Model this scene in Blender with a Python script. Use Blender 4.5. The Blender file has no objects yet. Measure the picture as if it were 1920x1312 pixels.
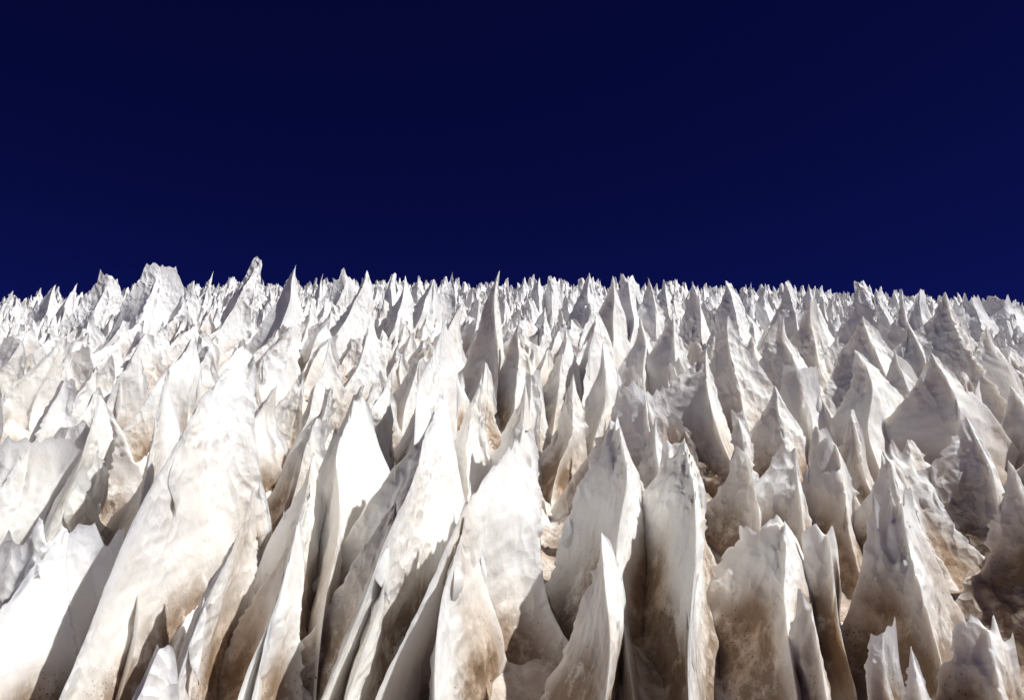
import bpy, math, random
import numpy as np

# ------------------------------------------------------------------ camera, sky, sun, exposure
sc = bpy.context.scene
C = sc.collection
R = math.radians
W, HH, F = 1920.0, 1312.0, 1493.0            # photograph size and focal length in its pixels
CAM = np.array([0.0, 0.0, 2.25])
PITCH = R(11.0)
FWD = np.array([0, math.cos(PITCH), math.sin(PITCH)])
UPV = np.array([0, -math.sin(PITCH), math.cos(PITCH)])
cd = bpy.data.cameras.new('camera')
cam = bpy.data.objects.new('camera', cd); C.objects.link(cam)
cam.location = CAM
cam.rotation_euler = (math.pi / 2 + PITCH, 0, 0)
cd.sensor_width = 36.0
cd.lens = 36.0 * F / W
cd.clip_start = 0.05
cd.clip_end = 3000
sc.camera = cam

SUN_AZ, SUN_EL = R(-12), R(52)               # azimuth from +x (right) towards +y (away)
SD = np.array([math.cos(SUN_EL) * math.cos(SUN_AZ), math.cos(SUN_EL) * math.sin(SUN_AZ), math.sin(SUN_EL)])
wd = bpy.data.worlds.new('World'); sc.world = wd; wd.use_nodes = True
nt = wd.node_tree
sky = nt.nodes.new('ShaderNodeTexSky'); sky.sky_type = 'NISHITA'; sky.sun_disc = False
sky.sun_elevation = SUN_EL
sky.sun_rotation = math.pi / 2 - SUN_AZ
sky.altitude = 5500; sky.air_density = 0.55; sky.dust_density = 0.0; sky.ozone_density = 6.0
bg = nt.nodes['Background']; bg.inputs['Strength'].default_value = 0.05
tint = nt.nodes.new('ShaderNodeMix'); tint.data_type = 'RGBA'; tint.blend_type = 'MULTIPLY'
tint.inputs['Factor'].default_value = 1.0
tint.inputs[7].default_value = (.118, .097, .52, 1)       # the very deep blue of thin high-altitude air
nt.links.new(sky.outputs['Color'], tint.inputs[6])
nt.links.new(tint.outputs[2], bg.inputs['Color'])
sl = bpy.data.lights.new('sun', 'SUN'); sl.energy = 4.4; sl.angle = R(0.5); sl.color = (1.0, 0.985, 0.955)
so = bpy.data.objects.new('sun', sl); C.objects.link(so)
from mathutils import Vector
so.rotation_euler = Vector(-SD).to_track_quat('-Z', 'Y').to_euler()
so.location = (6, 0, 12)
vs = sc.view_settings
vs.view_transform = 'Standard'; vs.look = 'None'; vs.gamma = 1.0; vs.use_curve_mapping = False
vs.exposure = 0.17
cy = sc.cycles
cy.max_bounces = 8; cy.diffuse_bounces = 6; cy.glossy_bounces = 3; cy.transmission_bounces = 4
cy.use_denoising = True
cy.use_adaptive_sampling = True; cy.adaptive_threshold = 0.04

# ------------------------------------------------------------------ noise helpers
rng = np.random.default_rng(7)
random.seed(7)
PERM = rng.permutation(256).astype(np.int32)
PERM = np.concatenate([PERM, PERM, PERM])
GR = rng.normal(size=(256, 3)); GR /= np.linalg.norm(GR, axis=1)[:, None]

def perlin(p):
    p = np.asarray(p, dtype=np.float64)
    sh = p.shape[:-1]
    p = p.reshape(-1, 3)
    i = np.floor(p).astype(np.int64); f = p - i
    i &= 255
    u = f * f * f * (f * (f * 6 - 15) + 10)
    out = 0
    for dx in (0, 1):
        wx = u[:, 0] if dx else 1 - u[:, 0]
        hx = PERM[i[:, 0] + dx]
        for dy in (0, 1):
            wy = u[:, 1] if dy else 1 - u[:, 1]
            hy = PERM[hx + i[:, 1] + dy]
            for dz in (0, 1):
                wz = u[:, 2] if dz else 1 - u[:, 2]
                g = GR[PERM[hy + i[:, 2] + dz] & 255]
                d = g[:, 0] * (f[:, 0] - dx) + g[:, 1] * (f[:, 1] - dy) + g[:, 2] * (f[:, 2] - dz)
                out = out + wx * wy * wz * d
    return (out * 1.6).reshape(sh)

def n1(t, seed, row=0.0):
    t = np.asarray(t, dtype=np.float64)
    return perlin(np.stack([t, np.full_like(t, seed * 7.31 + .37), np.full_like(t, row + .61)], -1))

def bowls(u, v, seed):
    # melt bowls: squared distance to the nearest of scattered centres, so bowls meet in sharp ridges
    iu = np.floor(u); iv = np.floor(v)
    best = np.full(u.shape, 9.0)
    for a in (-1, 0, 1):
        for b in (-1, 0, 1):
            cu, cv = iu + a, iv + b
            h = np.sin(cu * 127.1 + cv * 311.7 + seed) * 43758.5453; h -= np.floor(h)
            g = np.sin(cu * 269.5 + cv * 183.3 + seed * 1.7) * 24634.6345; g -= np.floor(g)
            best = np.minimum(best, (cu + h - u) ** 2 + (cv + g - v) ** 2)
    return best

def sstep(x, a, b):
    x = np.clip((x - a) / (b - a), 0, 1)
    return x * x * (3 - 2 * x)

# ------------------------------------------------------------------ the lie of the slope
# rows of the photograph below the skyline -> distance of the spire tips found there
OFFS = np.array([2.0, 10, 30, 58, 105, 163, 413, 773, 1113])
DIST = np.array([34., 25, 19, 13.5, 9.4, 7.0, 4.0, 2.75, 2.0])
PY0 = 529.0
def dist_at(py):
    return float(np.exp(np.interp(np.log(max(py - PY0, 2.0)), np.log(OFFS), np.log(DIST))))
def at(px, py, D):
    return CAM + D * (FWD + np.array([(px - W / 2) / F, 0, 0]) + UPV * ((HH / 2 - py) / F))
def project(P):
    d = np.asarray(P) - CAM
    D = d @ FWD
    return W / 2 + F * d[..., 0] / D, HH / 2 - F * (d @ UPV) / D, D
_o = np.geomspace(2, 1100, 90)
_pts = np.array([at(W / 2, PY0 + o, dist_at(PY0 + o)) for o in _o])
_ord = np.argsort(_pts[:, 1])
TY, TZ = _pts[_ord, 1], _pts[_ord, 2]
def tip_z(x, y):
    x = np.asarray(x, float); y = np.asarray(y, float)
    z = np.interp(y, TY, TZ)
    far = y > TY[-1]
    z = np.where(far, TZ[-1] + (y - TY[-1]) * -0.15, z)
    u = x / np.maximum(y, 1.0)
    dome = -0.068 * u * u - 0.006 * u                       # the field drops away to both sides
    z = z + dome * np.maximum(y - 5, 0)
    z = z + np.exp(-((u + .33) / .16) ** 2) * np.exp(-((y - 17) / 10) ** 2) * 0.28
    return z
def depth_of(x, y):
    u = np.asarray(x, float) / np.maximum(y, 1.0)
    d = np.interp(y, [2, 3.2, 4.6, 6.5, 9, 14, 30], [.55, .60, .68, .88, .78, .55, .45])
    return d * (1 + .5 * (1 - sstep(u, -.06, .22)) * np.interp(y, [4.5, 7, 10], [1, .45, .1]))
def base_z(x, y):
    return tip_z(x, y) - depth_of(x, y)

# ------------------------------------------------------------------ materials
def snow_material(name, fine=True):
    m = bpy.data.materials.new(name); m.use_nodes = True
    t = m.node_tree; N = t.nodes; L = t.links
    b = N['Principled BSDF']
    geo = N.new('ShaderNodeNewGeometry')
    at_ = N.new('ShaderNodeAttribute'); at_.attribute_name = 'dirt'
    def noise(scale, detail=4, rough=.55, vec=None, dist=0.0):
        n = N.new('ShaderNodeTexNoise'); n.inputs['Scale'].default_value = scale
        n.inputs['Detail'].default_value = detail; n.inputs['Roughness'].default_value = rough
        n.inputs['Distortion'].default_value = dist
        L.new(vec or geo.outputs['Position'], n.inputs['Vector'])
        return n
    def ramp(fac, stops):
        r = N.new('ShaderNodeValToRGB'); e = r.color_ramp.elements
        while len(e) < len(stops): e.new(.5)
        for q, (p, c) in zip(e, stops):
            q.position = p; q.color = (c, c, c, 1) if not isinstance(c, tuple) else c + (1,)
        L.new(fac, r.inputs['Fac']); return r
    def math_(op, a, b_=None):
        n = N.new('ShaderNodeMath'); n.operation = op; n.use_clamp = True
        for i, v in enumerate((a, b_)):
            if v is None: continue
            if isinstance(v, (int, float)): n.inputs[i].default_value = v
            else: L.new(v, n.inputs[i])
        return n.outputs[0]
    def mix(fac, a, b_):
        n = N.new('ShaderNodeMix'); n.data_type = 'RGBA'
        L.new(fac, n.inputs['Factor'])
        for i, v in ((6, a), (7, b_)):
            if isinstance(v, tuple): n.inputs[i].default_value = v + (1,)
            else: L.new(v, n.inputs[i])
        return n.outputs[2]
    stretch = N.new('ShaderNodeMapping'); stretch.inputs['Scale'].default_value = (1, 1, .2)
    L.new(geo.outputs['Position'], stretch.inputs['Vector'])
    # clean snow, faintly uneven in tint
    n0 = noise(1.7, 3, .5)
    clean = mix(ramp(n0.outputs['Fac'], [(.35, 0.), (.7, 1.)]).outputs[0], (.88, .877, .868) if fine else (.9, .9, .9), (.865, .84, .79) if fine else (.88, .88, .875))
    # old dust: a tan wash in runs and patches, where the vertex attribute says dust has gathered
    nd = noise(2.6, 5, .55, stretch.outputs[0], .15)
    wash = math_('MULTIPLY', at_.outputs['Fac'], ramp(nd.outputs['Fac'], [(.28, 0.), (.6, 1.)]).outputs[0])
    c1 = mix(math_('MULTIPLY', wash, .85), clean, (.47, .335, .215))
    nb = noise(6.5, 6, .68, None, .2)
    grime = math_('MULTIPLY', math_('POWER', at_.outputs['Fac'], 1.9), ramp(nb.outputs['Fac'], [(.38, 0.), (.52, 1.)]).outputs[0])
    c2 = mix(math_('MULTIPLY', grime, .8), c1, (.19, .115, .065))
    # grit: single dark grains
    v = N.new('ShaderNodeTexVoronoi'); v.inputs['Scale'].default_value = 42; L.new(geo.outputs['Position'], v.inputs['Vector'])
    dots = ramp(v.outputs['Distance'], [(.13, 1.), (.21, 0.)])
    ng = noise(5.0, 2)
    grit = math_('MULTIPLY', dots.outputs[0], math_('MULTIPLY', ramp(ng.outputs['Fac'], [(.47, 0.), (.56, 1.)]).outputs[0], math_('POWER', at_.outputs['Fac'], 1.2)))
    c3 = mix(grit, c2, (.10, .062, .04))
    L.new(c3, b.inputs['Base Color'])
    # wet, iced skins here and there
    nw = noise(2.3, 3, .5, stretch.outputs[0])
    rr = ramp(nw.outputs['Fac'], [(.5, .66), (.66, .2)])
    L.new(rr.outputs[0], b.inputs['Roughness'])
    b.inputs['Specular IOR Level'].default_value = .45
    b.inputs['IOR'].default_value = 1.31
    b.inputs['Subsurface Weight'].default_value = .65 if fine else .0
    b.inputs['Subsurface Radius'].default_value = (1.0, .88, .72)
    b.inputs['Subsurface Scale'].default_value = .032
    # fine relief: melt runnels down the faces and grain
    nf = noise(15, 6, .6, stretch.outputs[0], .3)
    nr = noise(60, 4, .6)
    bump = N.new('ShaderNodeBump'); bump.inputs['Strength'].default_value = .16; bump.inputs['Distance'].default_value = .03
    L.new(nf.outputs['Fac'], bump.inputs['Height'])
    nq = noise(5.5, 7, .58, None, .4)
    bump0 = N.new('ShaderNodeBump'); bump0.inputs['Strength'].default_value = .17; bump0.inputs['Distance'].default_value = .07
    L.new(nq.outputs['Fac'], bump0.inputs['Height']); L.new(bump0.outputs[0], bump.inputs['Normal'])
    vs_ = N.new('ShaderNodeMapping'); vs_.inputs['Scale'].default_value = (1, 1, .55)
    L.new(geo.outputs['Position'], vs_.inputs['Vector'])
    nwarp = noise(4, 3); madd = N.new('ShaderNodeMix'); madd.data_type = 'RGBA'; madd.blend_type = 'LINEAR_LIGHT'
    madd.inputs['Factor'].default_value = .08; L.new(vs_.outputs[0], madd.inputs[6]); L.new(nwarp.outputs['Color'], madd.inputs[7])
    vo = N.new('ShaderNodeTexVoronoi'); vo.inputs['Scale'].default_value = 15; L.new(madd.outputs[2], vo.inputs['Vector'])
    msk = ramp(noise(1.3, 2).outputs['Fac'], [(.38, .15), (.6, 1.)])
    bump3 = N.new('ShaderNodeBump'); bump3.inputs['Distance'].default_value = .03
    L.new(math_('MULTIPLY', msk.outputs[0], .8), bump3.inputs['Strength'])
    L.new(vo.outputs['Distance'], bump3.inputs['Height']); L.new(bump.outputs[0], bump3.inputs['Normal'])
    bump2 = N.new('ShaderNodeBump'); bump2.inputs['Strength'].default_value = .12; bump2.inputs['Distance'].default_value = .006
    L.new(nr.outputs['Fac'], bump2.inputs['Height']); L.new(bump3.outputs[0], bump2.inputs['Normal'])
    L.new(bump2.outputs[0], b.inputs['Normal'])
    return m
SNOW = snow_material('penitente_snow')
FARSNOW = snow_material('far_snow', fine=False)

# ------------------------------------------------------------------ one spire: knife-edged arms from an apex, scooped walls between
def spire_grid(H, arms, w=.12, kappa=.25, lean=(0, 0), teeth=.05, jag=.06, ncol=20, nrow=60, seed=0, detail=1.0, below=.3, scale=1.0, folds=0, tooth=False):
    """arms: list of (azimuth deg, length, power, flat fraction, twist deg); returns rows x cols x 3 (apex at origin), edge columns"""
    s = np.linspace(0, 1, nrow)
    t = 1 - (1 + below) * s ** 1.25
    q1 = np.maximum(1 - t, 0)
    # a weaker fold on the widest face
    rs = np.random.default_rng(int(seed * 100))
    arms = sorted([((a[0] + 180) % 360 - 180,) + tuple(a[1:]) for a in arms], key=lambda a: a[0])
    if folds:
        for _ in range(folds):
            gaps = [((arms[(i + 1) % len(arms)][0] - arms[i][0]) % 360, i) for i in range(len(arms))]
            g, i = max(gaps)
            nb = arms[(i + 1) % len(arms)]
            f = rs.uniform(.3, .7)
            Lm = (arms[i][1] * (1 - f) + nb[1] * f) * rs.uniform(.3, .62)
            arms.append(((arms[i][0] + g * f + 180) % 360 - 180, Lm, rs.uniform(.8, 1.3), 0.0, rs.uniform(-12, 12)))
            arms.sort(key=lambda a: a[0])
    ax = np.array(lean)[None, :] * np.maximum(t, -.3)[:, None] ** 1 - np.array(lean)[None, :]
    # axis wanders a little
    ax = ax + np.stack([n1(t * 1.7, seed + .1) - n1(np.ones(1) * 1.7, seed + .1), n1(t * 1.7, seed + .9) - n1(np.ones(1) * 1.7, seed + .9)], -1) * .09 * H * scale
    crest, tear = [], []
    for k, (az, Lk, q, fl, tw) in enumerate(arms):
        r = Lk * (fl + (1 - fl) * q1 ** q * (.6 + .4 * sstep(q1, 0, .4)))
        r = r * (1 + .12 * n1(t * 2.3 + k * 9, seed + k) * np.minimum(q1 * 4, 1))
        # torn edge: steps and teeth
        x = t * H / scale + k * 31 + .05 * n1(t * H / .13, seed + k, 3)
        amt = np.clip(.4 + 1.9 * n1(t * 2.3, seed + k, 13), 0.08, 1.4)
        cusp = lambda f, row: .28 - np.abs(n1(x * f, seed + k, row)) ** .8          # scallops that meet in cusps
        saw = n1(t * H / .28, seed + k, 3) * .7 + (1.5 * cusp(6.5, 5) + .9 * cusp(15, 8) + .4 * cusp(34, 11)) * amt
        tear.append(np.maximum(teeth * saw * np.minimum(q1 * 6, 1), -.6 * r))
        r = np.maximum(r, .002)
        ph = np.radians(az + tw * q1 + 7 * n1(t * 1.9, seed + k, 17) * np.minimum(q1 * 3, 1))
        crest.append(np.stack([r * np.cos(ph), r * np.sin(ph)], -1))
    if tooth: crest = [c * sstep(t, -.15, .5)[:, None] for c in crest]
    flare = (0 if tooth else .9) * np.maximum(.42 - t, 0) ** 2 * scale
    crest = [c * (1 + flare / np.maximum(np.linalg.norm(c, axis=1), .05))[:, None] for c in crest]
    n = len(arms)
    cols, edge_cols, acoord = [], [], []
    wt = w * (q1 ** .85) * (1 + .25 * n1(t * 2.0, seed, 21)) + flare * .6
    if tooth: wt = wt * sstep(t, -.15, .5)
    for k in range(n):
        P, Q = crest[k], crest[(k + 1) % n]
        mid = (P + Q) / 2
        a0 = math.radians(arms[k][0]); a1 = math.radians(arms[(k + 1) % n][0])
        gap = (a1 - a0) % (2 * math.pi)
        if n == 1: gap = 2 * math.pi
        bis = a0 + gap / 2
        nrm = np.array([math.cos(bis), math.sin(bis)])
        wide = 1.0 if gap > 2.4 else .35
        Cc = mid * kappa + nrm * (wt * 2 * wide)[:, None]
        edge_cols.append(len(cols))
        for j in range(ncol):
            a = .5 - .5 * math.cos(math.pi * j / ncol) if ncol > 9 else j / ncol
            B = (1 - a) ** 2 * P + 2 * a * (1 - a) * Cc + a * a * Q
            for E, T, dd in ((P, tear[k], a), (Q, tear[(k + 1) % n], 1 - a)):      # tears bite only into the thin edge
                B = B + E / np.maximum(np.linalg.norm(E, axis=1), 1e-4)[:, None] * (T * math.exp(-(dd / .045) ** 1.3))[:, None]
            cols.append(B)
            acoord.append(min(a, 1 - a))
    G = np.stack(cols, 1) + ax[:, None, :]                   # rows, cols, 2
    acoord = np.array(acoord)
    z = np.repeat((t * H)[:, None], G.shape[1], 1)
    # ragged top line of flat crests
    up = np.clip(t, 0, 1) ** 4
    rag = perlin(np.stack([G[..., 0] / .09 / scale + seed, G[..., 1] / .09 / scale, np.full(z.shape, seed * 1.3)], -1))
    rag2 = perlin(np.stack([G[..., 0] / .3 / scale + seed, G[..., 1] / .3 / scale, np.full(z.shape, seed * 2.3)], -1))
    rad = np.hypot(G[..., 0] - ax[:, None, 0], G[..., 1] - ax[:, None, 1])
    z = z + up[:, None] * jag * np.minimum(rad / .05 / scale, 1) * ((.3 - np.abs(rag)) * 1.6 + (.3 - np.abs(rag2)) * 1.8 - .5 * rad / scale)
    V = np.concatenate([G, z[..., None]], -1)
    V[..., 2] -= H
    if detail > 0:
        Vw = np.concatenate([V, V[:, :1]], 1)
        du = np.gradient(Vw, axis=1)[:, :-1]; dv = np.gradient(V, axis=0)
        N = np.cross(dv, du); ln = np.linalg.norm(N, axis=-1, keepdims=True); N = N / np.maximum(ln, 1e-9)
        o = np.array([seed * 3.7, seed * 1.9, seed * .7])
        p = V / scale + o
        mask = sstep(acoord, 0.0, .22)[None, :] * np.minimum(q1 * 3.5, 1)[:, None]
        big = perlin(p * np.array([3.0, 3.0, 1.3]))
        cell = -np.abs(perlin(p * np.array([6.5, 6.5, 2.6]) + big[..., None] * .5))
        flute = -np.abs(perlin(p * np.array([15, 15, 2.2]) + 11))
        fine = perlin(p * np.array([34, 34, 9.0]))
        arc = np.cumsum(np.linalg.norm(np.diff(V[..., :2], axis=1, prepend=V[:, :1, :2]), axis=-1), axis=1) / scale
        arc = arc - arc.mean(1, keepdims=True)
        zz = V[..., 2] / scale
        wu, wv_ = .25 * big, .25 * perlin(p * 2.1 + 23)
        b1 = bowls(arc / .21 + wu, zz / .42 + wv_, seed) - .3
        b2 = bowls(arc / .085 + wu, zz / .15 + wv_, seed + 4) - .3
        b3 = bowls(arc / .04 + wu, zz / .055 + wv_, seed + 9) - .3
        pat = np.clip(.45 + 1.8 * perlin(p * 1.2 + 61), 0, 1.2)
        d = .048 * b1 * (.5 + .6 * pat) + .014 * b2 * pat + .004 * b3 * np.clip(pat * 1.5 - .5, 0, 1.2) + .03 * big + .022 * (cell + .25) + .016 * (flute + .25) * np.clip(.6 + 1.4 * perlin(p * 1.1 + 5), 0, 1.3) + .005 * fine
        V = V + N * (d * mask * detail * scale)[..., None]
        wv = np.stack([perlin(p * 1.3 + 40), perlin(p * 1.3 + 80), 0 * big], -1) * .07 * scale * np.minimum(q1 * 2, 1)[:, None, None]
        V = V + wv
    return V, edge_cols, t, np.repeat((acoord * 2)[None, :], V.shape[0], 0)

def make_mesh(name, V, edge_cols, t, mat, origin, groove, dirt_gain=1.0, flank_dirt=0.0):
    nr, nc = V.shape[:2]
    idx = np.arange(nr * nc).reshape(nr, nc)
    a = idx[:-1]; b = np.roll(idx, -1, 1)[:-1]; c = np.roll(idx, -1, 1)[1:]; d = idx[1:]
    F_ = np.stack([a, d, c, b], -1).reshape(-1, 4)
    me = bpy.data.meshes.new(name)
    v = V.reshape(-1, 3)
    me.vertices.add(len(v)); me.vertices.foreach_set('co', v.astype(np.float32).ravel())
    me.loops.add(F_.size); me.loops.foreach_set('vertex_index', F_.astype(np.int32).ravel())
    me.polygons.add(len(F_)); me.polygons.foreach_set('loop_start', np.arange(0, F_.size, 4, dtype=np.int32))
    me.update(calc_edges=True)
    me.polygons.foreach_set('use_smooth', np.ones(len(F_), dtype=bool))
    # keep the arms knife-sharp
    ev = np.empty(len(me.edges) * 2, dtype=np.int32); me.edges.foreach_get('vertices', ev); ev = ev.reshape(-1, 2)
    isarm = np.zeros(nc, bool); isarm[edge_cols] = True
    sharp = isarm[ev[:, 0] % nc] & ((ev[:, 0] % nc) == (ev[:, 1] % nc)) & (np.minimum(ev[:, 0], ev[:, 1]) // nc < nr * .8)
    at_ = me.attributes.new('sharp_edge', 'BOOLEAN', 'EDGE'); at_.data.foreach_set('value', sharp)
    # where wind-blown dust has gathered: patchy, more in the hollows the melt water runs to
    wp = v + np.asarray(origin)
    hgt = wp[:, 2] - base_z(wp[:, 0], wp[:, 1])
    low = 1 - sstep(hgt, .02, .72)
    patch = perlin(wp * np.array([1.1, 1.1, .9]) + 3.3) * .8 + perlin(wp * 2.7 + 9) * .4
    near = np.interp(np.hypot(wp[:, 0], wp[:, 1]), [2, 5, 9, 20], [1.6, 1.2, .6, .15])
    dirt = np.clip((low * (.35 + 1.3 * groove.reshape(-1) ** .7) + .65 * patch - .07 + flank_dirt) * dirt_gain * near, 0, 1)
    da = me.attributes.new('dirt', 'FLOAT', 'POINT'); da.data.foreach_set('value', dirt.astype(np.float32))
    me.materials.append(mat)
    return me

def link(name, me, loc, parent=None):
    o = bpy.data.objects.new(name, me); C.objects.link(o)
    if parent is not None: o.parent = parent
    o.location = loc
    return o

# ------------------------------------------------------------------ the spires one can find in the photograph
# (apex x, apex y, distance or None, arms, options, short phrase, label)
A = lambda az, L, q=1.0, fl=0.0, tw=0.0: (az, L, q, fl, tw)
HEROES = []
def hero(px, py, D, arms, name='snow_spire', label='', **k):
    arms = [(a, l * (1.3 if abs(a) < 45 or a > 140 else 1.0), q, f, tw) for a, l, q, f, tw in arms]
    if px < 850 and not k.pop('keep', False): arms = [(a + 24 if abs(a) < 45 or a > 140 else a, l, q, f, tw) for a, l, q, f, tw in arms]
    k.pop('keep', None)
    if px > 900: arms = [(a - 20 if -90 < a < -55 else (a + 24 if abs(a) < 45 else a), l, q, f, tw) for a, l, q, f, tw in arms]
    HEROES.append(dict(px=px, py=py, D=D if D else dist_at(py), arms=arms, name=name, label=label, **k))
def rib(px, py, D, px2, py2, D2, q=.62, right=(5, .2), left=(160, .22), **k):
    """a spire whose front crest runs on as a long rib down to a second point of the picture"""
    a, b = at(px, py, D), at(px2, py2, D2)
    dx, dy = b[0] - a[0], b[1] - a[1]
    k.setdefault('folds', 1)
    hero(px, py, D, [A(math.degrees(math.atan2(dy, dx)), math.hypot(dx, dy), q), A(*right), A(*left)], keep=True, **k)

# --- skyline, left to right
hero(25, 545, 16, [A(-70, .55, 1.0), A(80, .4, .9), A(190, .35)], label='small')
hero(105, 533, 17, [A(-75, .5, .9), A(60, .4), A(170, .5)])
hero(145, 531, 16, [A(-80, .5, .8), A(40, .3), A(150, .45)])
hero(203, 516, 15, [A(-90, .5, 1.0), A(20, .4, .9, .3), A(175, .55, 1.0, .2)], jag=.14)
hero(300, 500, 13.5, [A(-95, .5, .9), A(-5, .46, .6, .42), A(170, .42, .6, .38)], name='snow_ridge', jag=.08, w=.16, folds=3)
hero(400, 508, 14.5, [A(-85, .22, 1.2), A(60, .14, .8), A(200, .3, 1.5)], w=.06)
hero(490, 488, 11.5, [A(-105, .75, .85), A(15, .16, .6), A(160, .36, .75, .25)], w=.1)
hero(555, 497, 11, [A(-80, .5, .9), A(10, .26, 1.0), A(175, .38, .95)], w=.1)
hero(606, 513, 17, [A(-80, .4, 1.2), A(40, .15), A(190, .2)], w=.06)
hero(650, 516, 16, [A(-90, .5, 1.0), A(20, .25, .8, .5), A(165, .35, .9, .6)], jag=.2)
hero(688, 507, 11.5, [A(-100, .8, .8), A(20, .2, .55), A(150, .4, .8)], w=.1)
hero(737, 515, 15, [A(-80, .5), A(20, .2, .8, .3), A(180, .3, .9, .1)], jag=.12)
hero(760, 517, 13, [A(-100, .7, .8), A(30, .25, .7), A(160, .4)], w=.09)
hero(812, 524, 14, [A(-110, .6, .9), A(0, .25, .5), A(160, .4, .8)])
hero(848, 511, 15, [A(-70, .4, .9), A(30, .2), A(185, .5, 1.0)])
hero(937, 507, 9.2, [A(-72, .60, .8), A(30, .15, .6), A(178, .42, .9)], w=.10)
hero(1012, 520, 17, [A(-80, .5), A(20, .25, .9), A(180, .4)])
hero(1036, 522, 17, [A(-75, .5), A(10, .4, .8, .35), A(170, .3, 1, .2)], jag=.15)
hero(1105, 511, 14, [A(-80, .5), A(-5, .5, 1.0), A(175, .4, .9)])
hero(1149, 517, 10.5, [A(-85, .4, .9), A(5, .25, .75), A(170, .45, .9)], w=.1)
hero(1178, 526, 13, [A(-75, .5), A(10, .4, .8, .4), A(170, .3, .7, .3)], jag=.14)
hero(1215, 520, 13, [A(-70, .4), A(0, .35), A(180, .45)])
hero(1247, 527, 15, [A(-75, .5), A(20, .25), A(170, .35, .8)])
hero(1298, 527, 13, [A(-65, .4), A(10, .3), A(175, .35)])
hero(1360, 526, 12.5, [A(-65, .45), A(5, .45, .85, .2), A(175, .35)])
hero(1408, 529, 14, [A(-60, .3), A(0, .3), A(180, .25)])
hero(1435, 531, 14, [A(-60, .3), A(0, .3, .8), A(180, .3)])
hero(1472, 530, 12, [A(-60, .35), A(-5, .38, .75, .15), A(175, .45, .9)])
hero(1516, 533, 12, [A(-60, .35), A(-5, .4, .8), A(175, .4)])
hero(1612, 531, 11, [A(-55, .4), A(-5, .55, .9, .12), A(178, .55, .8, .1)])
hero(1642, 541, 11, [A(-60, .35), A(-10, .4, .75), A(180, .3)])
hero(1690, 551, 10.5, [A(-60, .35), A(0, .35), A(180, .35)])
hero(1725, 543, 11, [A(-60, .35), A(-5, .5, .8, .1), A(178, .45)])
hero(1772, 547, 8.4, [A(-68, .80, .95, 0, 12), A(-8, .85, .95), A(182, .95, 1.0)], w=.15, teeth=.07)
hero(1822, 556, 14, [A(-60, .4), A(0, .5, .8, .3), A(180, .6, .8, .2)], jag=.15)
hero(1885, 562, 15, [A(-60, .4), A(0, .6, .8, .5), A(180, .6, .8, .4)], jag=.15)
# --- second rank
hero(545, 612, 8.4, [A(-98, .7, .8), A(25, .32, .6), A(150, .4, .8)], w=.12)
hero(620, 640, 7.8, [A(-110, .6), A(40, .3), A(160, .3)])
hero(700, 590, 8.6, [A(-105, .8, .9), A(40, .3), A(160, .3)])
rib(835, 606, 7.2, 705, 1000, 4.4, q=.7, right=(20, .2, .7), left=(100, .4), w=.09)
hero(870, 560, 9.6, [A(-100, .7, .8), A(40, .25), A(165, .3)])
hero(975, 600, 8.6, [A(-85, .5), A(20, .3), A(178, .45)])
hero(1060, 612, 8.8, [A(-100, .7), A(15, .25, .7), A(165, .3)])
hero(1118, 584, 8.9, [A(-108, .75, .8), A(12, .3, .6), A(165, .3)], w=.09)
hero(1200, 590, 8.8, [A(-78, .5), A(12, .25), A(172, .4)])
hero(1262, 588, 8.6, [A(-80, .5), A(5, .28), A(175, .45, .8)])
hero(1365, 592, 7.6, [A(-84, .35), A(-22, .46, .8), A(172, .45)], w=.1, teeth=.07)
hero(1470, 590, 8.4, [A(-80, .4), A(5, .35), A(175, .4, .9, .1)])
hero(1520, 560, 9.5, [A(-70, .4), A(0, .3, .7, .2), A(175, .4)])
hero(1618, 592, 8.0, [A(-75, .6), A(-12, .75, .9), A(172, .65)], w=.14, teeth=.07)
hero(1700, 600, 8.4, [A(-70, .4), A(0, .35, .8), A(178, .4)])
hero(1850, 610, 8.5, [A(-65, .5), A(0, .5, .9), A(180, .6)], jag=.1)
# --- third rank
hero(40, 640, 8.0, [A(-100, .7), A(40, .35, .8), A(170, .4, .8, .3)])
hero(120, 620, 8.4, [A(-105, .7), A(30, .3), A(160, .4)])
rib(185, 740, 5.5, 120, 1010, 4.0, right=(15, .26, .6), w=.11)
hero(265, 640, 7.6, [A(-100, .6), A(30, .3), A(160, .4)])
hero(365, 640, 7.6, [A(-112, .95, .9), A(25, .28, .6), A(140, .35)], w=.09)
rib(440, 688, 4.9, 215, 1300, 2.9, right=(8, .42, .6, .2), left=(115, .35), name='snow_ridge', w=.12, jag=.06, teeth=.03, folds=1)
hero(520, 720, 6.3, [A(-95, .5), A(15, .35), A(160, .3)])
rib(668, 752, 5.2, 600, 1100, 3.5, right=(10, .3, .5, .15), left=(165, .2, .6, .1), w=.13, teeth=.02)
hero(735, 690, 6.8, [A(-108, .8), A(40, .25), A(160, .25)])
rib(832, 742, 4.9, 640, 1310, 2.7, right=(8, .24, .6), left=(120, .3), name='snow_ridge', w=.13, teeth=.03)
hero(905, 700, 6.4, [A(-100, .6), A(20, .25), A(160, .3)])
hero(985, 716, 6.2, [A(-95, .9), A(30, .2), A(150, .4)], w=.1)
hero(1075, 700, 6.8, [A(-100, .6), A(15, .25), A(165, .3)])
hero(1130, 640, 7.6, [A(-98, .8, .7), A(20, .25, .5), A(160, .3)], w=.1)
hero(1210, 735, 5.9, [A(-80, .4), A(-15, .35, .8, .3), A(172, .5, .9, .3)], jag=.1, teeth=.06)
hero(1324, 653, 6.6, [A(-78, .62, .85, 0, 8), A(8, .26, .7), A(177, .95, 1.05)], w=.14, teeth=.04)
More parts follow.
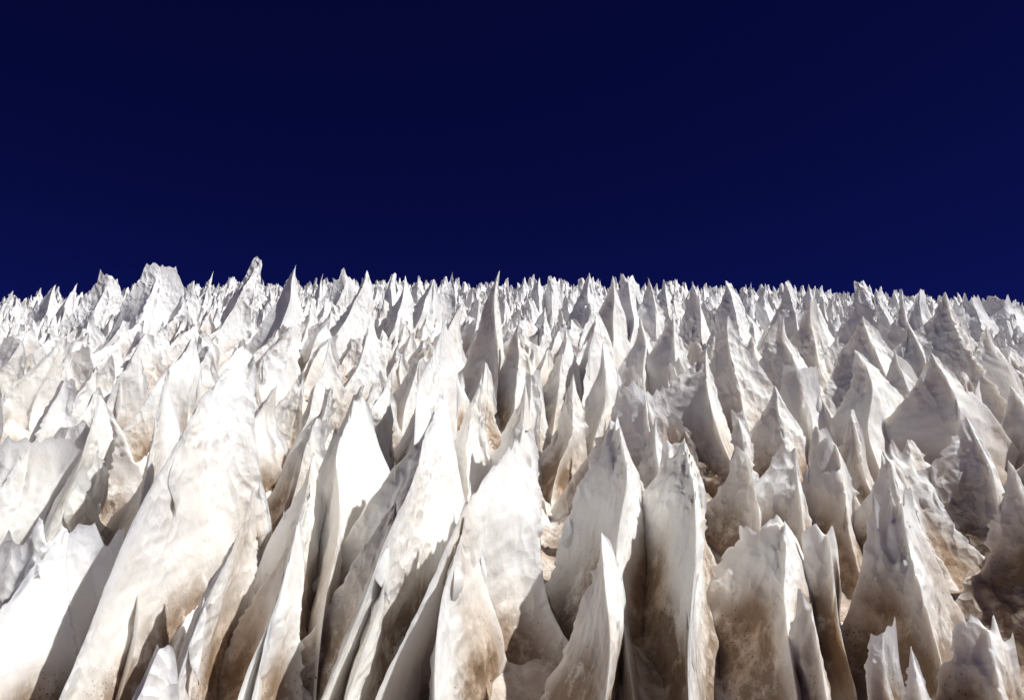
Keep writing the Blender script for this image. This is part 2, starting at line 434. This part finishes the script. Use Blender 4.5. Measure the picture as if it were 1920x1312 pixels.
hero(1452, 722, 6.2, [A(-100, .35), A(-15, .26, .8), A(178, .35, .9)], w=.1)
hero(1500, 692, 6.4, [A(-70, .35, .7), A(-2, .26, .6, .5), A(178, .2, .6, .5)], name='snow_ridge', w=.14)
hero(1602, 655, 6.5, [A(-112, .5, .8), A(-18, .55, .9), A(150, .5)], w=.13, teeth=.06)
hero(1678, 655, 7.0, [A(-75, .35), A(-15, .35), A(176, .4)])
hero(1745, 660, 6.2, [A(-65, .55), A(-25, .62, .95), A(175, .7, 1.0)], w=.14)
hero(1893, 722, 6.3, [A(-95, .4), A(-20, .5), A(175, .4)])
# --- fourth rank
hero(60, 830, 4.8, [A(-110, .5), A(20, .42, .7, .5), A(185, .35, .8, .4)], name='snow_ridge', w=.12)
hero(130, 800, 5.2, [A(-98, .5), A(5, .35, .7, .3), A(165, .3, .8, .2)], w=.12)
rib(318, 700, 5.6, 188, 1300, 3.1, w=.10)
rib(478, 912, 3.9, 375, 1312, 2.65, w=.11, teeth=.03)
rib(590, 850, 4.6, 515, 1310, 2.7, right=(10, .28), w=.12)
rib(882, 904, 4.0, 848, 1310, 2.6, w=.11, teeth=.03)
rib(985, 812, 4.6, 1022, 1312, 2.6, right=(10, .17, .5, .2), left=(170, .34, 1., .15), name='snow_ridge', w=.11, teeth=.04)
rib(1158, 798, 4.6, 1190, 1120, 3.2, right=(5, .18, .6), left=(176, .36, .8, .25), w=.11, jag=.1, teeth=.05)
hero(1230, 780, 5.4, [A(-85, .3), A(-10, .2), A(170, .25)])
rib(1280, 832, 4.5, 1325, 1312, 2.6, right=(5, .16, .6), left=(174, .4, .85, .2), w=.12, jag=.1, teeth=.05)
hero(1395, 848, 4.6, [A(-75, .30, .7), A(-5, .12, .6), A(175, .34, .8, .1)], w=.1, teeth=.03)
hero(1491, 838, 4.6, [A(-76, .32, .7), A(-5, .14, .6), A(175, .3, .7, .2)], w=.1, teeth=.03)
hero(1565, 832, 4.7, [A(-75, .3, .7), A(0, .15, .6), A(175, .26, .6, .25)], w=.1, teeth=.04)
hero(1655, 846, 4.7, [A(-110, .35), A(-25, .36, .7, .2), A(165, .3, .9)], w=.14, jag=.1)
hero(1812, 782, 5.0, [A(-95, .4), A(-20, .2, .7), A(178, .5, .8)], w=.12)
hero(1890, 862, 4.2, [A(-90, .55), A(-10, .35), A(178, .32, 1.0)], w=.14)
# --- nearest
rib(560, 975, 3.75, 470, 1312, 2.65, w=.11, q=.8, left=(96, .75, .8), right=(-10, .16, .8))
rib(742, 940, 4.05, 705, 1312, 2.6, w=.11, q=.8, left=(96, .75, .8), right=(-10, .16, .8))
hero(130, 1000, 3.7, [A(-100, 1.0, .7), A(15, .30, .7, .6), A(180, .32, .8, .6)], name='snow_ridge', w=.13, jag=.10)
hero(300, 1215, 2.95, [A(-88, .6, .7), A(-20, .22, .6, .15), A(135, .26, .6, .1)], w=.18, jag=.02, teeth=.015, folds=2)
rib(1128, 1000, 3.6, 1108, 1312, 2.6, right=(8, .14, .6), left=(172, .24), w=.10)
rib(1470, 982, 3.8, 1500, 1312, 2.7, q=.75, right=(-5, .2, .7), left=(175, .34, .8, .45), w=.13, jag=.1)
hero(1548, 1004, 3.75, [A(-78, .30, .6), A(-5, .07, .5, .5), A(176, .12, .5, .7)], w=.08)
hero(1690, 958, 3.7, [A(-87, .9, .9), A(-8, .26, .8, .2), A(174, .3, .8, .3)], w=.16, jag=.16, teeth=.05)
hero(1520, 1130, 3.2, [A(-86, .9, .9), A(-5, .12), A(172, .12, .7, .3)], w=.12, jag=.08)
hero(1655, 1185, 2.9, [A(-80, .25), A(-5, .12, .7, .4), A(175, .08, .7, .4)], w=.1, jag=.06)
hero(1708, 1212, 2.8, [A(-80, .25), A(-15, .16), A(172, .12)], w=.1)
hero(1850, 1180, 3.0, [A(-88, .4, .7), A(-5, .16, .6, .6), A(176, .16, .6, .6)], name='snow_ridge', w=.16)

def lean_of(P, H):
    u = P[0] / P[1]
    return (H * float(np.interp(u, [-.6, -.25, .0, .2, .6], [.17, .14, .05, .0, -.03])), H * .04)
def settle(V, t, P):
    # the foot follows the lie of the slope
    dz = base_z(V[..., 0] + P[0], V[..., 1] + P[1]) - base_z(P[0], P[1])
    V[..., 2] += np.clip(dz, -.8, .4) * np.clip(1 - t, 0, 1.3)[:, None]
    return V
def add_spire(d, i):
    P = at(d['px'], d['py'], d['D'])
    bz = float(base_z(P[0], P[1]))
    H = max(P[2] - bz, .45)
    D = d['D']
    hpx = F * H / D * (1024 / 1920)
    nrow = int(np.clip(hpx * .75, 30, 170)); ncol = int(np.clip(hpx * .14, 7, 26))
    sd = 10.0 + i * 1.37
    scl = d.get('scale', np.interp(D, [2.5, 5, 9, 16], [.62, .85, 1.0, 1.0]))
    V, ec, t, gr = spire_grid(H, d['arms'], w=d.get('w', .12), kappa=d.get('kappa', .25), lean=d.get('lean', lean_of(P, H)), folds=d.get('folds', (1 if i % 3 else 2) + (1 if P[0] < -.1 else 0)),
                          teeth=d.get('teeth', .05) * scl, jag=d.get('jag', .06), ncol=ncol, nrow=nrow, seed=sd, scale=scl, detail=1.0)
    V = settle(V, t, P)
    me = make_mesh(d['name'], V, ec, t, SNOW if D < 11 else FARSNOW, P, gr)
    # the object's origin stands at the foot of the spire
    foot = np.array([0, 0, -H])
    co = np.empty(len(me.vertices) * 3, np.float32); me.vertices.foreach_get('co', co)
    co = co.reshape(-1, 3) - foot.astype(np.float32); me.vertices.foreach_set('co', co.ravel()); me.update()
    if 3.4 < D < 10 and not d.get('filler'):
        o = link(d['name'], None, P + foot); o.empty_display_size = .1
        link('spire_body', me, (0, 0, 0), o)
        me.name = 'spire_body'
    else:
        o = link(d['name'], me, P + foot)
    d['V'], d['ec'], d['t'] = V, list(ec), t
    return o, P, H

def add_fins(d, i):
    # lesser teeth that stand on the spire's own crests: parts of it
    r = random.Random(i * 13 + 1)
    H, P, D, V, ec, t = d['H'], d['P'], d['D'], d['V'], d['ec'], d['t']
    r.shuffle(ec)
    made = 0
    for c in ec:
        tt = r.uniform(.42, .78)
        k = int(np.argmin(np.abs(t - tt)))
        e = V[k, c]; ctr = V[k].mean(0)
        out = e[:2] - ctr[:2]; L = float(np.hypot(*out))
        if L < .12 * H or made >= 3: continue
        made += 1
        az = math.degrees(math.atan2(out[1], out[0]))
        ap = P + e
        ap[:2] -= out * r.uniform(.10, .2)
        ap[2] += H * r.uniform(.04, .09)
        h = H * r.uniform(.22, .36)
        arms = [(az + r.uniform(-6, 6), L * r.uniform(.22, .34), r.uniform(.8, 1.1), 0., 0.),
                (az + 180 + r.uniform(-15, 15), L * r.uniform(.22, .34), r.uniform(.8, 1.1), 0., 0.)]
        hpx = F * h / D * (1024 / 1920)
        scl = float(np.interp(D, [2.5, 5, 9, 16], [.5, .7, .8, .8])) * .5
        V2, ec2, t2, g2 = spire_grid(h, arms, w=.10 * h, lean=(0, 0), teeth=.02 * scl, jag=.02, ncol=int(np.clip(hpx * .15, 6, 14)),
                                 nrow=int(np.clip(hpx * .8, 14, 60)), seed=3000 + i * 2.3 + made, scale=scl, detail=.5, below=.2, tooth=True)
        me = make_mesh('side_fin', V2, ec2, t2, SNOW if D < 11 else FARSNOW, ap, g2)
        link('side_fin', me, ap - (P - np.array([0, 0, H])), d['obj'])

placed = []                                                   # x, y, radius of what already stands
objs = []
for i, d in enumerate(HEROES):
    o, P, H = add_spire(d, i)
    d['obj'] = o; d['P'] = P; d['H'] = H
    mean = np.mean([a[1] for a in d['arms']])
    placed.append((P[0], P[1], min(.55, .62 * mean)))
    if 3.4 < d['D'] < 10: add_fins(d, i)
    # the stretch of the picture where this spire's faces are seen free
    d['kw'] = max(.5 * mean, .12) * F / d['D']; d['kh'] = .8 * H * F / d['D']; d['kx'] = 0
    objs.append(d)

# ------------------------------------------------------------------ the spires between them
def fill():
    out = []
    r = np.random.default_rng(11)
    pl = list(placed)
    for tries in range(24000):
        small = tries > 12000
        y = 2.6 + (13.6 - 2.6) * r.random() ** .75
        if y < 4.3: continue
        x = (r.random() * 2 - 1) * (.655 * y + .05)
        rad = np.interp(y, [2.5, 6, 14], [.24, .28, .30]) * (.8 + .5 * r.random())
        if small:
            if y < 5.5: continue
            rad *= .62
        a = np.array(pl)
        if np.any(np.hypot(a[:, 0] - x, (a[:, 1] - y) * .8) < a[:, 2] + rad * .75): continue
        zt = float(tip_z(x, y))
        fx, fy, fd = project(np.array([x, y, zt - .1]))
        if any(fd < h['D'] - .05 and abs(fx - h['px'] - h['kx']) < h['kw'] and h['py'] - 10 < fy < h['py'] + h['kh'] * (.55 if small else 1) for h in objs): continue
        pl.append((x, y, rad)); out.append((x, y, rad))
    out.sort(key=lambda q: q[1] / q[2])
    return out[:299 - len(HEROES)]
FILL = fill()
print('heroes', len(HEROES), 'fill', len(FILL))
rr = random.Random(5)
for j, (x, y, rad) in enumerate(FILL):
    z = float(tip_z(x, y)) - abs(rr.gauss(.12, .14)) - .02
    P = np.array([x, y, z])
    px, py, D = project(P)
    u = x / y
    tw = rr.uniform(-12, 12)
    l = rad * rr.uniform(1.3, 2.0)
    arms = [A(-100 + tw + rr.uniform(-10, 10), l * rr.uniform(.9, 1.7), rr.uniform(.7, 1.1)),
            A(8 - 14 * u + tw + rr.uniform(-15, 15), l * rr.uniform(.5, .9), rr.uniform(.6, 1.0), rr.choice([0, 0, .2, .35])),
            A(168 + tw + rr.uniform(-18, 12), l * rr.uniform(.6, 1.1), rr.uniform(.7, 1.1), rr.choice([0, 0, .15, .3]))]
    d = dict(px=float(px), py=float(py), D=float(D), arms=arms, name='snow_spire', label='', w=rr.uniform(.09, .13),
             jag=rr.uniform(.04, .14), teeth=rr.uniform(.025, .07), filler=True)
    o, P, H = add_spire(d, 500 + j)
    d['obj'] = o; d['P'] = P; d['H'] = H
    # the stretch of the picture where this spire's faces are seen free
    d['kw'] = max(.5 * mean, .12) * F / d['D']; d['kh'] = .8 * H * F / d['D']; d['kx'] = 0
    objs.append(d)

# ------------------------------------------------------------------ the setting: the snow slope, hollowed between the spires and swept up against their walls
def build_slope():
    us = np.linspace(-1, 1, 560)
    ys = np.concatenate([np.linspace(-25, 1.0, 22), np.geomspace(1.1, 13, 520), np.geomspace(13.3, 240, 70)])
    nx, ny = len(us), len(ys)
    Y = np.repeat(ys[:, None], nx, 1)
    half = np.where(ys < 1.1, 3 + np.abs(ys - 1.1) * 1.1, 1.0 + ys * .76)
    half = np.where(ys > 13, 1.0 + 13 * .76 + (ys - 13) * 1.1, half)
    X = us[None, :] * half[:, None]
    Z0 = base_z(X, np.maximum(Y, 1.2))
    P3 = np.stack([X, Y, 0 * X], -1)
    Z0 = Z0 + .07 * perlin(P3 * 1.6) + .05 * perlin(P3 * 3.6 + 7) - .10
    rise = np.zeros_like(Z0)
    for d in objs:
        x0, y0 = d['P'][0], d['P'][1]
        for az, L, q, fl, tw in d['arms']:
            L = min(L * 1.05, 2.0)
            a = math.radians(az + tw * .7)
            ex, ey = L * math.cos(a), L * math.sin(a)
            j0 = np.searchsorted(ys, min(y0, y0 + ey) - .6); j1 = np.searchsorted(ys, max(y0, y0 + ey) + .6)
            if j1 <= j0: continue
            X_, Y_ = X[j0:j1] - x0, Y[j0:j1] - y0
            s_ = np.clip((X_ * ex + Y_ * ey) / (L * L + 1e-6), 0, 1)
            dd = np.hypot(X_ - s_ * ex, Y_ - s_ * ey)
            A_ = .66 * d['H'] * (1 - .55 * s_)
            v = A_ * np.exp(-dd / (.10 + .05 * d['H']))
            rise[j0:j1] = np.log(np.exp(9 * rise[j0:j1]) + np.exp(9 * v) - 1) / 9
    rise = rise / (1 + .5 * rise)
    Z = Z0 + rise * .8
    b = bowls(X / .24 + .3 * perlin(P3 * 2), Y / .34 + .3 * perlin(P3 * 2 + 5), 2.0) - .3
    Z = Z + np.where(ys < 13, .035, 0)[:, None] * b + .012 * perlin(P3 * 14)
    v = np.stack([X, Y, Z], -1).reshape(-1, 3)
    idx = np.arange(nx * ny).reshape(ny, nx)
    F_ = np.stack([idx[:-1, :-1], idx[:-1, 1:], idx[1:, 1:], idx[1:, :-1]], -1).reshape(-1, 4)
    me = bpy.data.meshes.new('snow_slope')
    me.vertices.add(len(v)); me.vertices.foreach_set('co', v.astype(np.float32).ravel())
    me.loops.add(F_.size); me.loops.foreach_set('vertex_index', F_.astype(np.int32).ravel())
    me.polygons.add(len(F_)); me.polygons.foreach_set('loop_start', np.arange(0, F_.size, 4, dtype=np.int32))
    me.update(calc_edges=True)
    me.polygons.foreach_set('use_smooth', np.ones(len(F_), bool))
    low = 1 - sstep(rise, .05, .5).reshape(-1)
    dirt = np.clip(low * .95 + .7 * perlin(v * 1.3) + .35, 0, 1) * np.interp(v[:, 1], [3, 8, 25], [1, .8, .2])
    da = me.attributes.new('dirt', 'FLOAT', 'POINT'); da.data.foreach_set('value', dirt.astype(np.float32))
    me.materials.append(SNOW)
    o = link('snow_slope', me, (0, 0, 0)); o['kind'] = 'structure'
build_slope()

def build_grit():
    # crumbs of wind-blown rock that have sunk to the bottoms of the near hollows
    me = bpy.data.objects['snow_slope'].data
    n = len(me.vertices)
    co = np.empty(n * 3, np.float32); me.vertices.foreach_get('co', co); co = co.reshape(-1, 3)
    no = np.empty(n * 3, np.float32); me.vertices.foreach_get('normal', no); no = no.reshape(-1, 3)
    di = np.empty(n, np.float32); me.attributes['dirt'].data.foreach_get('value', di)
    for d in objs:
        if d['D'] > 6: continue
        v = d['V'].reshape(-1, 3) + d['P']
        h = v[:, 2] - base_z(v[:, 0], v[:, 1])
        k = (h > -.05) & (h < .32)
        co = np.concatenate([co, v[k][::2]]); di = np.concatenate([di, np.clip(1.1 - 2 * h[k][::2], 0, 1)])
    ok = (co[:, 1] > 2.2) & (co[:, 1] < 6.2) & (np.abs(co[:, 0]) < .7 * co[:, 1]) & (di > .55)
    co = co[ok]; cl = perlin(co * 4.0) > .12
    co = co[cl]
    r = np.random.default_rng(2)
    pick = co[r.choice(len(co), min(3800, len(co)), replace=False)]
    base = np.array([[1, 0, 0], [-.5, .87, 0], [-.5, -.87, 0], [0, 0, 1.], [0, 0, -1.]])
    tri = np.array([[0, 1, 3], [1, 2, 3], [2, 0, 3], [1, 0, 4], [2, 1, 4], [0, 2, 4]])
    V, F_ = [], []
    for i, p in enumerate(pick):
        sz = .0022 + .0055 * r.random() ** 4
        V.append(base * sz * r.uniform(.6, 1.3, (5, 1)) @ np.linalg.qr(r.normal(size=(3, 3)))[0] + p + r.normal(size=3) * .006)
        F_.append(tri + 5 * i)
    m = bpy.data.meshes.new('dirt_grit'); m.from_pydata(np.concatenate(V).tolist(), [], np.concatenate(F_).tolist())
    mt = bpy.data.materials.new('grit'); mt.use_nodes = True
    b = mt.node_tree.nodes['Principled BSDF']; b.inputs['Roughness'].default_value = .9
    nz = mt.node_tree.nodes.new('ShaderNodeTexNoise'); nz.inputs['Scale'].default_value = 30
    rp = mt.node_tree.nodes.new('ShaderNodeValToRGB')
    rp.color_ramp.elements[0].color = (.06, .038, .024, 1); rp.color_ramp.elements[1].color = (.17, .11, .07, 1)
    mt.node_tree.links.new(nz.outputs['Fac'], rp.inputs['Fac']); mt.node_tree.links.new(rp.outputs[0], b.inputs['Base Color'])
    m.materials.append(mt)
    o = link('dirt_grit', m, (0, 0, 0)); o['kind'] = 'stuff'
    o['label'] = 'scattered dark brown grit in the hollows between the nearest snow spires'; o['category'] = 'grit'
build_grit()

# ------------------------------------------------------------------ labels: landmarks by hand, the others by what stands next to them
LAND = {
 (25, 545): ('small pointed white snow spire at the far left end of the skyline', 'leftmost skyline spire'),
 (203, 516): ('ragged snow spire with several tips on the skyline, left of the broad bumpy ridge', 'ragged many-tipped skyline spire'),
 (300, 500): ('broad pale snow ridge with bumpy crest standing against the sky at left', 'broad bumpy skyline ridge'),
 (400, 508): ('slender horn of snow on the skyline, right of the broad bumpy ridge', 'slender skyline horn'),
 (490, 488): ('highest white snow tooth on the left skyline, leaning right, with a sharp tip', 'highest leaning skyline tooth'),
 (555, 497): ('sharp folded snow pyramid on the skyline, right of the highest leaning tooth', 'folded skyline pyramid'),
 (650, 516): ('small forked snow spire with uneven crest on the skyline, left of the tall leaf-shaped one', 'forked skyline spire'),
 (688, 507): ('tall leaf-shaped white snow spire breaking the skyline left of centre', 'leaf-shaped skyline spire'),
 (848, 511): ('thin pointed snow spire on the skyline, left of the tall dark-sided central spire', 'thin pointed skyline spire'),
 (937, 507): ('tall narrow central snow spire on the skyline, left side shaded and right side lit', 'tall dark-sided central spire'),
 (1105, 511): ('grey pointed snow spire rising above its neighbours on the skyline right of centre', 'grey pointed skyline spire'),
 (1149, 517): ('bright sunlit snow tooth on the skyline just right of the grey pointed spire', 'bright skyline tooth'),
 (1215, 520): ('pointed grey snow spire on the skyline, right of the bright tooth and its ragged neighbour', 'pointed grey skyline spire'),
 (1360, 526): ('broad-shouldered grey snow spire on the right half of the skyline', 'broad-shouldered skyline spire'),
 (1472, 530): ('pale snow spire with blunt shoulder on the right skyline above the square block', 'blunt-shouldered skyline spire'),
 (1612, 531): ('wide grey snow spire and sloping right shoulder on the right skyline', 'sloping-shouldered skyline spire'),
 (1725, 543): ('grey snow spire on the skyline just left of the great pyramid at right', 'grey spire by great pyramid'),
 (1772, 547): ('great snow pyramid at right, shaded front, sunlit right flank, tip against the sky', 'great pyramid at right'),
 (1885, 562): ('low ragged snow crest at the far right end of the skyline', 'low ragged crest at far right'),
 (545, 612): ('smooth bright leaf of snow below the folded skyline pyramid', 'smooth bright leaf of snow'),
 (835, 606): ('long dark-sided snow fin running down towards the viewer left of centre', 'long dark-sided fin'),
 (1118, 584): ('sunlit leaf-shaped snow blade below the grey pointed skyline spire', 'sunlit leaf blade'),
 (1365, 592): ('tall sunlit snow spire with torn right edge, above the broad grey-faced spire', 'torn-edged sunlit spire'),
 (1618, 592): ('pale snow peak with two ridges behind the bright triangular peak at right', 'two-ridged pale peak'),
 (1850, 610): ('low broad shaded snow spire near the right edge, below the great pyramid', 'low broad shaded spire'),
 (40, 640): ('ragged white snow spire near the left edge, below the leftmost skyline spire', 'ragged left-edge spire'),
 (185, 740): ('rounded leaf-shaped snow spire left of the big smooth blade', 'rounded leaf spire at left'),
 (365, 640): ('slanting white snow spire with a dark left side above the big smooth blade', 'slanting dark-sided spire'),
 (440, 688): ('big smooth white snow ridge slanting up to the right in the left foreground', 'big smooth slanting ridge'),
 (668, 752): ('rounded bright snow tooth left of the long bright ridge', 'rounded bright tooth'),
 (832, 742): ('long bright snow ridge running down to the lower edge left of centre', 'long bright ridge'),
 (985, 716): ('narrow central snow spire above the long central ridge', 'narrow central spire'),
 (1130, 640): ('smooth sunlit snow spire below the sunlit leaf blade right of centre', 'smooth sunlit spire'),
 (1210, 735): ('broad jagged-topped snow spire left of the broad grey-faced spire', 'broad jagged-topped spire'),
 (1324, 653): ('broad grey-faced snow spire with a narrow sunlit right side, right of centre', 'broad grey-faced spire'),
 (1452, 722): ('small sunlit triangular snow spire left of the square-topped block', 'small triangular spire'),
 (1500, 692): ('square-topped block of snow between the grey-faced spire and the bright triangular peak', 'square-topped block'),
 (1602, 655): ('bright triangular snow peak with torn right edge in the right half', 'bright triangular peak'),
 (1745, 660): ('big shaded snow pyramid in front of the great pyramid at right', 'big shaded pyramid'),
 (1893, 722): ('sunlit snow spire at the right edge beside the big shaded pyramid', 'sunlit right-edge spire'),
 (60, 830): ('broad flat-crested snow ridge at the left edge, middle height', 'flat-crested left-edge ridge'),
 (478, 912): ('pointed snow spire in front of the big smooth slanting ridge', 'pointed spire before the smooth ridge'),
 (590, 850): ('folded snow spire in front of the rounded bright tooth', 'folded spire before the bright tooth'),
 (882, 904): ('slim snow spire between the long bright ridge and the long central ridge', 'slim spire between two ridges'),
 (985, 812): ('long central snow ridge falling straight towards the viewer, left face shaded', 'long central ridge'),
 (1158, 798): ('jagged-crested shaded snow spire right of the long central ridge', 'jagged-crested shaded spire'),
 (1280, 832): ('tall shaded snow spire with sunlit right edge in front of the broad grey-faced one', 'shaded spire with lit edge'),
 (1395, 848): ('leftmost of a row of three half-lit snow teeth in the right foreground', 'leftmost of three half-lit teeth'),
 (1491, 838): ('middle one of a row of three half-lit snow teeth in the right foreground', 'middle half-lit tooth'),
 (1565, 832): ('rightmost of a row of three half-lit snow teeth in the right foreground', 'rightmost half-lit tooth'),
 (1655, 846): ('broad pale snow spire in front of the bright triangular peak', 'broad pale spire'),
 (1812, 782): ('rounded snow spire in front of the big shaded pyramid', 'rounded spire before the pyramid'),
 (1890, 862): ('dark shaded snow spire rising at the right edge of the foreground', 'dark right-edge spire'),
 (130, 1000): ('wide jagged-crested snow ridge with grey face in the bottom left corner', 'bottom left jagged ridge'),
 (300, 1215): ('stubby lumpy snow spire at the bottom edge, right of the bottom left ridge', 'stubby bottom spire'),
 (1128, 1000): ('narrow sunlit snow spire in the front row right of the long central ridge', 'narrow front-row spire'),
 (1470, 982): ('tall blunt-topped snow spire in front of the half-lit teeth', 'tall blunt-topped spire'),
 (1548, 1004): ('narrow box-shaped snow tooth right of the tall blunt-topped spire', 'narrow box-shaped tooth'),
 (1690, 958): ('large jagged grey-brown snow spire in the right foreground', 'large jagged foreground spire'),
 (1520, 1130): ('small shaded snow spire at the foot of the tall blunt-topped one', 'small shaded foot spire'),
 (1655, 1185): ('small ragged snow tooth at the bottom, left of the two below the large jagged spire', 'small ragged bottom tooth'),
 (1708, 1212): ('smallest pointed snow tooth at the bottom edge below the large jagged spire', 'smallest bottom tooth'),
 (1850, 1180): ('low thick snow ledge in the bottom right corner', 'bottom right ledge'),
}
def label_all():
    lands = []
    for d in objs:
        k = (d['px'], d['py'])
        d['obj']['category'] = 'snow ridge' if d['name'] == 'snow_ridge' else 'snow spire'
        d['obj']['group'] = 'snow spires of the penitente field'
        if k in LAND:
            d['obj']['label'] = LAND[k][0]; lands.append(d)
    kinds = {}
    for d in objs:
        if 'label' in d['obj']: continue
        best = min(lands, key=lambda l: math.hypot(d['px'] - l['px'], 1.6 * (d['py'] - l['py'])))
        dx, dy = d['px'] - best['px'], 1.6 * (d['py'] - best['py'])
        rel = ('left of' if dx < 0 else 'right of') if abs(dx) > abs(dy) else ('behind' if dy < 0 else 'below')
        kinds.setdefault(((best['px'], best['py']), rel), []).append((math.hypot(dx, dy), id(d), d))
    ORD = ['', 'second ', 'third ', 'fourth ', 'fifth ', 'sixth ', 'seventh ', 'eighth ', 'ninth ', 'tenth ', 'eleventh ', 'twelfth ']
    REL = {'left of': 'to the left of', 'right of': 'to the right of', 'behind': 'up behind', 'below': 'down in front of'}
    for (k, rel), ds in kinds.items():
        ds.sort()
        for n, (_, _, d) in enumerate(ds):
            m = sum(a[1] for a in d['arms']) / len(d['arms'])
            hp = F * d['H'] / d['D']
            size = 'small' if hp < 110 else ('tall' if hp > 260 else 'mid-sized')
            form = 'narrow' if m < .3 else ('broad' if m > .48 else 'pointed')
            if any(a[3] > .25 for a in d['arms']): form = 'blunt-topped'
            num = ORD[min(n, 11)] + 'nearest' if len(ds) > 1 else 'standing'
            d['obj']['label'] = f"{size} {form} snow spire, {num} {REL[rel]} the {LAND[k][1]}"
label_all()

# ------------------------------------------------------------------ the far field, too many and too small to count
def far_field():
    r = np.random.default_rng(3)
    temps = []
    for k in range(26):
        arms = [A(-95 + r.uniform(-18, 18), r.uniform(.3, .55), r.uniform(.8, 1.3)),
                A(5 + r.uniform(-18, 18), r.uniform(.2, .42), r.uniform(.6, 1.0), r.choice([0, 0, .25])),
                A(170 + r.uniform(-18, 18), r.uniform(.25, .45), r.uniform(.7, 1.1), r.choice([0, 0, .25]))]
        V, ec, t, _ = spire_grid(.95, arms, w=.11, teeth=.10, jag=.16, ncol=8, nrow=22, seed=900 + k * 2.1, detail=.8)
        temps.append(V)
    Vs, Fs, n = [], [], 0
    nr, nc = temps[0].shape[:2]
    idx = np.arange(nr * nc).reshape(nr, nc)
    a = idx[:-1]; b = np.roll(idx, -1, 1)[:-1]; c = np.roll(idx, -1, 1)[1:]; d = idx[1:]
    F0 = np.stack([a, d, c, b], -1).reshape(-1, 4)
    y = 12.4
    while y < 33:
        sp = np.interp(y, [11, 20, 37], [.43, .54, .7])
        x = -(.70 * y + 1) + r.random() * sp
        while x < .70 * y + 1:
            X, Y = x + r.normal() * .15, y + r.normal() * .18
            s = np.interp(Y, [11, 20, 37], [.95, 1.1, 1.3]) * r.uniform(.8, 1.3)
            V = temps[r.integers(len(temps))].reshape(-1, 3) * np.array([s * r.uniform(.8, 1.2), s, s * r.uniform(.85, 1.15)])
            zt = float(tip_z(X, Y)) - abs(r.normal() * .16) + (.34 * r.random() if r.random() < .3 else 0)
            Vs.append(V + np.array([X, Y, zt])); Fs.append(F0 + n); n += len(V)
            x += sp * r.uniform(.8, 1.2)
        y += sp * .95
    extra = []
    for q in range(170):                                    # the field goes on to both sides of the view
        Y = r.uniform(3, 12.4); X = r.choice([-1, 1]) * (Y * .70 + r.uniform(.25, 3.5))
        V = temps[r.integers(len(temps))].reshape(-1, 3)
        Vs.append(V + np.array([X, Y, float(tip_z(X, Y)) - abs(r.normal() * .15)])); Fs.append(F0 + n); n += len(V)
    v = np.concatenate(Vs); f = np.concatenate(Fs)
    me = bpy.data.meshes.new('far_snow_spires')
    me.vertices.add(len(v)); me.vertices.foreach_set('co', v.astype(np.float32).ravel())
    me.loops.add(f.size); me.loops.foreach_set('vertex_index', f.astype(np.int32).ravel())
    me.polygons.add(len(f)); me.polygons.foreach_set('loop_start', np.arange(0, f.size, 4, dtype=np.int32))
    me.update(calc_edges=True)
    da = me.attributes.new('dirt', 'FLOAT', 'POINT')
    da.data.foreach_set('value', (np.clip(.1 + .3 * perlin(v * .8), 0, 1)).astype(np.float32))
    me.materials.append(FARSNOW)
    o = link('far_snow_spires', me, (0, 0, 0))
    o['kind'] = 'stuff'; o['label'] = 'distant mass of small ragged white snow spires along the top of the slope'; o['category'] = 'snow field'
    print('far', len(Vs), 'tris', 2 * len(f))
far_field()
print('total tris', sum(len(o.data.polygons) * 2 for o in C.objects if o.type == 'MESH'))
